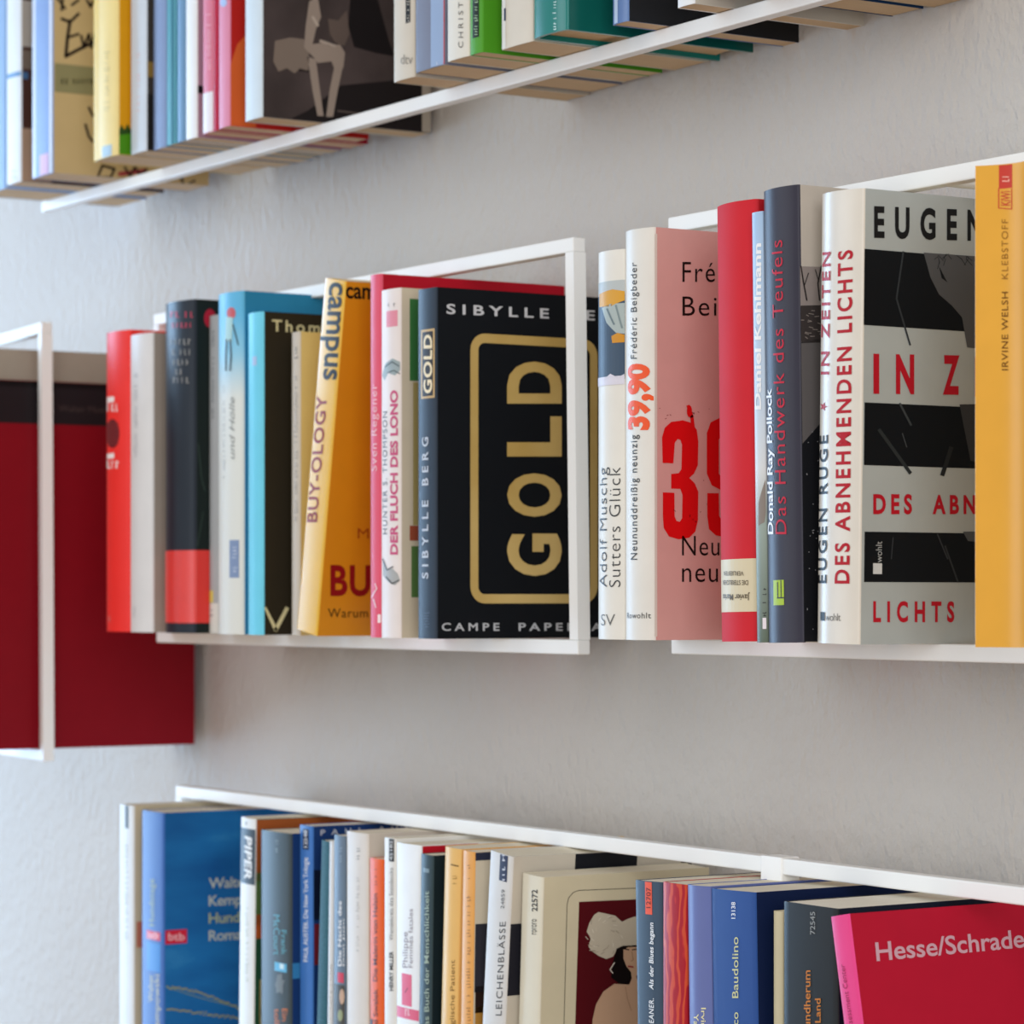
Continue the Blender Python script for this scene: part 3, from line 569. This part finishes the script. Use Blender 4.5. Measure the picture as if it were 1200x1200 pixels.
# ------------------------------------------------------------------ bottom shelf
def low(label, L, R, top_, col, cover=None, **kw): return Book('E', label, L, R, top_, col, cover, **kw)
b = low('white spined book at the far left of the bottom shelf', 140, 157, 942, '#dfe2e2', '#cdbf9e', D=.130); b.rect('spine', 147, 150.5, 942, 971, '#2b3033').marks('spine', 146, 150, 990, 1100, '#b4b6b4').rect('cover', 160, 168, 1080, 1110, '#c87a60').done()
sea = ramp_mat('sea_photo_cover', 'noise', [(.3, '#0f4f8c'), (.55, '#1b6aa8'), (.75, '#3f92c4')], 9, .35, (1, 1, 3.2))
b = low('thick blue paperback with a sea photo cover on the bottom shelf', 166.5, 192.5, 949, '#3a66ae', sea, D=.127)
b.up('Hundstage', 175, 181, 1085, 1030, '#a8b48c', 0, 1.05).rect('spine', 172, 188, 1089.5, 1103, '#d8384e').hor('spine', 'btb', 174, 186, 1100, 1092, '#f3c0c6', .01).rect('spine', 172, 188, 1103, 1140, '#3c84cc')
b.up('Walter', 174, 180, 1174, 1142, '#d4d0b0', 0).up('Kempowski', 181, 187, 1212, 1142, '#d4d0b0', 0)
for i, (st, w, h) in enumerate((('Walter', 48, '#b7bcb4'), ('Kempowski', 76, '#b7bcb4'), ('Hundstage', 70, '#a9b08c'), ('Roman', 46, '#b7bcb4'))):
    b.hor('cover', st, 244.5, 244.5 + w, 1041 + 20.5 * i, 1029 + 20.5 * i, h, .012, .95, sl=-.05, name='title_lettering')
b.rect('cover', 193.5, 219, 1090.5, 1105, '#d0263e').hor('cover', 'btb', 197, 216, 1102, 1093, '#f0b8be', .01, k=3)
for k in range(44): t = k / 43; b.blob('cover', 196 + 88 * t, 1157 + 28 * t - 6 * math.sin(t * 3) + random.uniform(-1.5, 1.5), 1.3, 1, '#a89f52', 6, k=2)
for k in range(40): t = k / 39; b.blob('cover', 196 + 88 * t, 1183 + 10 * t + random.uniform(-2, 2), 1.3, 1, '#a89f52', 6, k=2)
b.line('cover', [(194, 1156), (230, 1168), (284, 1182)], .7, '#8c9a6a', k=3).done()
b = low('white spined paperback with a dark band of white capitals at its head', 282.5, 300, 957, '#e6e8e6', '#27543a', D=.118, bot=(280, 1190))
b.full(971, 1036, '#3c454c').down('PIPER', 287.5, 295.5, 979, 1030, '#eef0f0', .03, 1.05, dx=-.5, shear=.2, k=2).marks('spine', 288, 295, 963, 967, '#8a8f90', False).marks('spine', 287, 291, 1060, 1150, '#c3cabb')
b.rect('cover', 300, 500, 955, 1021, '#a85a2c').rect('cover', 300, 500, 1023, 1071, '#5c7a46').rect('cover', 300, 500, 1072, 1086, '#c8602c').rect('cover', 304, 500, 1148, 1174, '#b8a868', k=2).rect('cover', 304, 500, 1182, 1210, '#b8a868', k=2).done()
b = low('charcoal green book with teal lettering and a small light blue emblem', 306, 342, 972, '#3d474a', '#17386c', D=.122, bulge=.0015)
b.marks('spine', 323, 326, 982, 1002, '#7d8a8c').down('McCourt', 321, 328, 1072, 1119, '#5fa6b4', 0).down('Frank', 330, 336, 1090, 1119, '#5fa6b4', 0).rect('spine', 322, 336, 1127, 1140, '#5fb2d8').rect('spine', 328, 333, 1129, 1136, '#cfe8f0', k=2)
b.blob('spine', 328, 1154, 5, 12, '#6f7474', jit=.3).rect('cover', 342, 420, 1129, 1141, '#3a86b8', k=2).down('Ein rundherum', 331, 337, 1182, 1262, '#d87a3c', 0).down('tolles Land', 322, 328, 1182, 1245, '#d87a3c', 0).done()
b = low('blue spined paperback, dark blue cover with spaced capitals along its top', 349, 364.5, 966, '#3f74bc', '#1c3a70', D=.112)
b.rect('spine', 355, 362, 971, 996, '#1b2c4c').up('12548', 356.5, 360.5, 993, 973, '#d8dde6', .01, k=3).up('PAUL AUSTER. Die New York Trilogie', 356, 361, 1127, 1005, '#e3e9f2', .01, 1.0)
b.hor('cover', 'PAUL AUSTER', 375.5, 520, 979, 972.5, '#c8ccd4', .01, 2.3, sl=-.06).rect('cover', 368, 380, 1083, 1130, '#7c2430', k=2).rect('cover', 364, 400, 1020, 1076, '#141c34', k=1).done()
teal = ramp_mat('teal_linen', 'noise', [(.35, '#24505c'), (.65, '#3a6c78')], 12, .6, (60, 1, 90))
b = low('dark teal textured paperback leaning left of the thin white one', 377, 389, 984, teal, D=.120, bot=(371.5, 1190)); b.done()
b = low('very thin white booklet on the bottom shelf', 386.5, 391.5, 985, '#dde0e2', D=.112, bot=(384, 1190)); b.marks('spine', 387, 389, 1130, 1200, '#7a7d80').done()
b = low('blue grey book with white serif title and pink label on its spine', 391.5, 405, 978, '#66788a', D=.120, bot=(391, 1190))
b.marks('spine', 398, 401, 988, 1010, '#8fa0ae').up('Die Nacht des', 396.5, 400.5, 1132, 1056, '#eef0f2', .01).up('Don Juan', 402, 405, 1132, 1077, '#eef0f2', .01).rect('spine', 396, 404.5, 1139, 1152, '#d0465e', k=2).full(1154, 1215, '#4c4a44').blob('spine', 401, 1168, 3, 9, '#c8a890', k=2).blob('spine', 399, 1190, 3, 7, '#98a078', k=2).done()
b = low('beige white paperback, third wide pale one from the left', 405.5, 431, 973.5, '#d8d0c6', '#c9bfb2', D=.116)
b.marks('spine', 418, 422, 990, 1007, '#8a837c').marks('spine', 417, 421, 1024, 1118, '#b8b0a6').done()
b = low('bright orange book, the shortest on the bottom shelf', 433.5, 449.5, 1005, '#e8601c', D=.112, bot=(434, 1190), pull=.022)
b.marks('spine', 439, 442, 1018, 1037, '#9a4418').up('Die Malerin von Helsin', 437.5, 442.5, 1150, 1047, '#5c2a12', .005).up('ard Swalek', 438, 443, 1210, 1159, '#5c2a12', .005).rect('spine', 433, 437, 1193, 1210, '#1a1210', k=2).done()
b = low('ivory book with black bold and grey lettering on its narrow spine', 450.5, 464.5, 981, '#e4e2dc', D=.124, pull=.008, gap=True)
b.rect('spine', 456, 462, 982, 1010, '#2a2826').up('45182', 457.3, 460.8, 1008, 985, '#dddddd', 0, k=3).up('HENRY MILLER', 456.5, 461, 1161, 1115, '#2a2826', .02).up('Wendekreis des Steinbocks', 456.5, 461, 1102, 1017, '#85827e', .0).done()
b = low('white book with a pink foot block on its spine', 465, 494, 987, '#eceeee', '#eef0f0', D=.124, pull=.004)
b.up('Philippe', 472, 478, 1134, 1092, '#9a8f94', 0).up('Femmes fatales', 479, 484, 1134, 1065, '#9a8f94', 0).rect('spine', 471, 482.5, 1140, 1180, '#e0607e').rect('spine', 461, 491, 1177, 1197, '#e0607e').marks('spine', 472, 480, 1182, 1190, '#f6d6de', False).line('spine', [(475, 1163), (478, 1158)], 1, '#8c3048').rect('cover', 495, 560, 991, 998, '#c01828').done()
b = low('dark slate book with grey green title in a serif hand', 493.5, 508, 1000, '#34464c', '#14242c', D=.120, bot=(491, 1190), pull=.02)
b.rect('spine', 496.5, 503, 1017, 1023, '#7d9098').up('Das Buch der Menschlichkeit', 497.5, 503, 1212, 1044, '#a3b4a4', .005, 1.0).done()
b = low('wheat yellow book with a rounded spine on the bottom shelf', 522, 541, 991, '#e8bd74', bulge=.002, D=.126, bot=(517, 1200), pull=.01)
b.line('spine', [(529, 1013), (537, 1015)], 1.5, '#7a5c30').marks('spine', 529, 535, 1020, 1036, '#b48c4c').up('Der englische Patient', 527, 532, 1238, 1125, '#8c6c3c', 0, dx=1).done()
b = low('slim orange tan book right of the wheat yellow one', 543, 556.5, 996, '#e6a85c', '#cfc4ae', D=.124, bot=(540, 1200), pull=.0)
b.marks('spine', 548, 551, 1013, 1030, '#a8743c').marks('spine', 547, 551.5, 1048, 1200, '#b07c48', pitch=3.6).rect('cover', 557, 640, 998, 1004, '#2b3044').rect('cover', 557, 640, 1083, 1156, '#33333c').rect('cover', 557, 640, 1156, 1180, '#2c1c18').rect('cover', 557, 640, 1180, 1220, '#b8863c').done()
b = low('pale grey book with wide capitals and black rectangles on its cream cover', 575, 601.5, 996, '#d4d2ce', '#c9c1b2', D=.117, bot=(565.5, 1195), pull=.01)
b.rect('spine', 586.5, 594, 998, 1034, '#2f3550').marks('spine', 588, 592, 1001, 1032, '#c8ccd8', True, pitch=6, dens=1).up('24859', 587, 591, 1065, 1042.5, '#6a6866', 0, dx=1)
b.up('LEICHENBLÄSSE', 581, 588, 1190, 1080, '#3c3b3a', -.004, 1.15, dx=5, name='title_lettering').rect('cover', 674.5, 746, 999, 1019, '#1a1c22').rect('cover', 598, 632, 1083, 1164, '#24242c').rect('cover', 811, 840, 999, 1030, '#2b2b2b', k=2).done()
b = low('thick cream paperback with a painted woman in a white feathered hat on its cover', 612.5, 637, 1022.5, '#dcd6c2', '#d6cbac', D=.114, bot=(608, 1195), pull=.02)
b.up('22572', 623.5, 630, 1068, 1042.5, '#3a3834', .015).up('rororo', 623.5, 629, 1095, 1077, '#5a5850', .0, ref='x')
def Z(x, y): return (640 + x / 4.286, 960 + y / 4.286)
b.line('cover', [Z(84, 1200), Z(92, 900), Z(104, 430), Z(112, 395), Z(135, 368), Z(165, 357), Z(1000, 320)], .7, '#4c463c').poly('cover', [Z(165, 415), Z(900, 380), Z(900, 1200), Z(140, 1200)], '#571118', k=1)
hat = '#cfc4ae'
b.poly('cover', [Z(240, 480), Z(262, 466), Z(300, 474), Z(345, 484), Z(380, 515), Z(410, 500), Z(445, 488), Z(520, 500), Z(560, 560), Z(540, 640), Z(447, 632), Z(378, 638), Z(352, 660), Z(335, 690), Z(300, 702), Z(262, 686), Z(228, 662), Z(212, 640), Z(222, 600), Z(204, 560), Z(216, 520)], hat, k=2)
for k in range(40): a = random.uniform(0, 6.28); r_ = random.uniform(40, 88); x = 290 + r_ * math.cos(a); y = 585 + r_ * 1.15 * math.sin(a); b.line('cover', [Z(x, y), Z(x + 18 * math.cos(a + 1), y + 18 * math.sin(a + 1))], .8, random.choice(('#e4dccb', '#b0a18d', '#d8cdb8')), k=4)
b.poly('cover', [Z(352, 650), Z(385, 635), Z(520, 632), Z(530, 700), Z(447, 720), Z(430, 780), Z(415, 835), Z(372, 832), Z(325, 795), Z(330, 730)], '#130c0c', k=3)
b.poly('cover', [Z(386, 655), Z(410, 642), Z(470, 640), Z(480, 700), Z(470, 750), Z(450, 790), Z(470, 850), Z(520, 900), Z(530, 1200), Z(228, 1200), Z(230, 1010), Z(248, 930), Z(285, 865), Z(340, 826), Z(415, 830), Z(428, 800), Z(424, 768), Z(402, 740), Z(386, 700)], '#cfa98a', k=4)
b.line('cover', [Z(388, 650), Z(412, 655)], 1.4, '#2a1a16', k=5).line('cover', [Z(430, 655), Z(450, 652)], 1.2, '#2a1a16', k=5).line('cover', [Z(410, 738), Z(434, 742)], 2, '#a0403c', k=5).line('cover', [Z(428, 665), Z(434, 706), Z(424, 712)], .8, '#a8805f', k=5).line('cover', [Z(395, 840), Z(405, 900), Z(425, 960)], .7, '#b08a6c', k=5).line('cover', [Z(340, 720), Z(318, 755), Z(332, 772)], 1.2, '#e8e0d0', k=5).done()
b = low('slate blue book with an orange label and white slanted lettering', 744.5, 776.5, 1031, '#3b4c5e', D=.124, bot=(747, 1195), pull=.022)
b.rect('spine', 756, 764.5, 1031, 1072, '#e85a3c').up('12707', 758, 763, 1064, 1040, '#5a1c18', 0, k=3).up('Als der Blues begann', 761, 766, 1160, 1081, '#e6ebf0', .02, 1.05, shear=.25).up('DEANER.', 761, 766.5, 1206, 1170, '#e6ebf0', .01, 1.1, shear=.2).done()
swirl = ramp_mat('red_marbled_paper', 'wave', [(.35, '#a81020'), (.6, '#c02a24'), (.8, '#cc4a28')], 55, .4, (1, 1, .4), 7)
b = low('red marbled book between two blue ones', 777, 805.5, 1033, swirl, D=.126, bulge=.001, pull=.0); b.done()
b = low('lilac blue book with a rounded back right of the red marbled one', 806, 833, 1036, '#6a76ae', bulge=.003, D=.126, bot=(808, 1195), pull=.0)
b.down('Irvin D.', 822, 827, 1181, 1222, '#e6dfae', .01).down('Yalom', 813.5, 819, 1188, 1222, '#e6dfae', .01).done()
b = low('thick royal blue book with pale yellow title and navy cover', 833.5, 885.5, 1041, '#2a4f92', '#101f44', D=.1275, bulge=.0006, bot=(836, 1195), pull=.0)
b.up('13138', 857.5, 862, 1076.5, 1057, '#e8ecf4', .01).up('Baudolino', 858.5, 865.5, 1169.5, 1098, '#cfcf98', .005, name='title_lettering').up('Umberto Eco', 859, 865.5, 1275, 1186, '#cfcf98', .005).done()
b = low('thin cream book hidden between the navy and the black book', 906.5, 918, 1067, '#d8cfae', D=.110, pull=.012); b.done()
b = low('thick black book with orange serif title on its spine', 918.5, 982.5, 1056, '#26292b', '#121a2c', D=.136, bulge=.0006, pull=.0, ys=-.148, pages='#f0e9d8')
b.up('72545', 950, 955.5, 1095, 1068.5, '#9a9c9a', .0).up('Ein rundherum', 942.5, 950, 1235, 1137, '#c87a2c', .01, name='title_lettering').up('tolles Land', 955.5, 962, 1238, 1170, '#c87a2c', .01, name='title_lettering').done()
b = low('pink spined book with crimson cover leaning left, right end of the bottom shelf', 973.5, 995, 1074.5, '#ea4a8e', '#b0122e', D=.130, bot=(989, 1200), pull=.0, ys=-.143)
b.text('spine', 'Assessment Center', (1001, 1210), (990, 1130), (995.5, 1210), '#a82458', 0).text('cover', 'Hesse/Schrader', (1027, 1126), (1213, 1108.5), (1025, 1104.5), '#c9a0ac', .015, name='title_lettering').done()
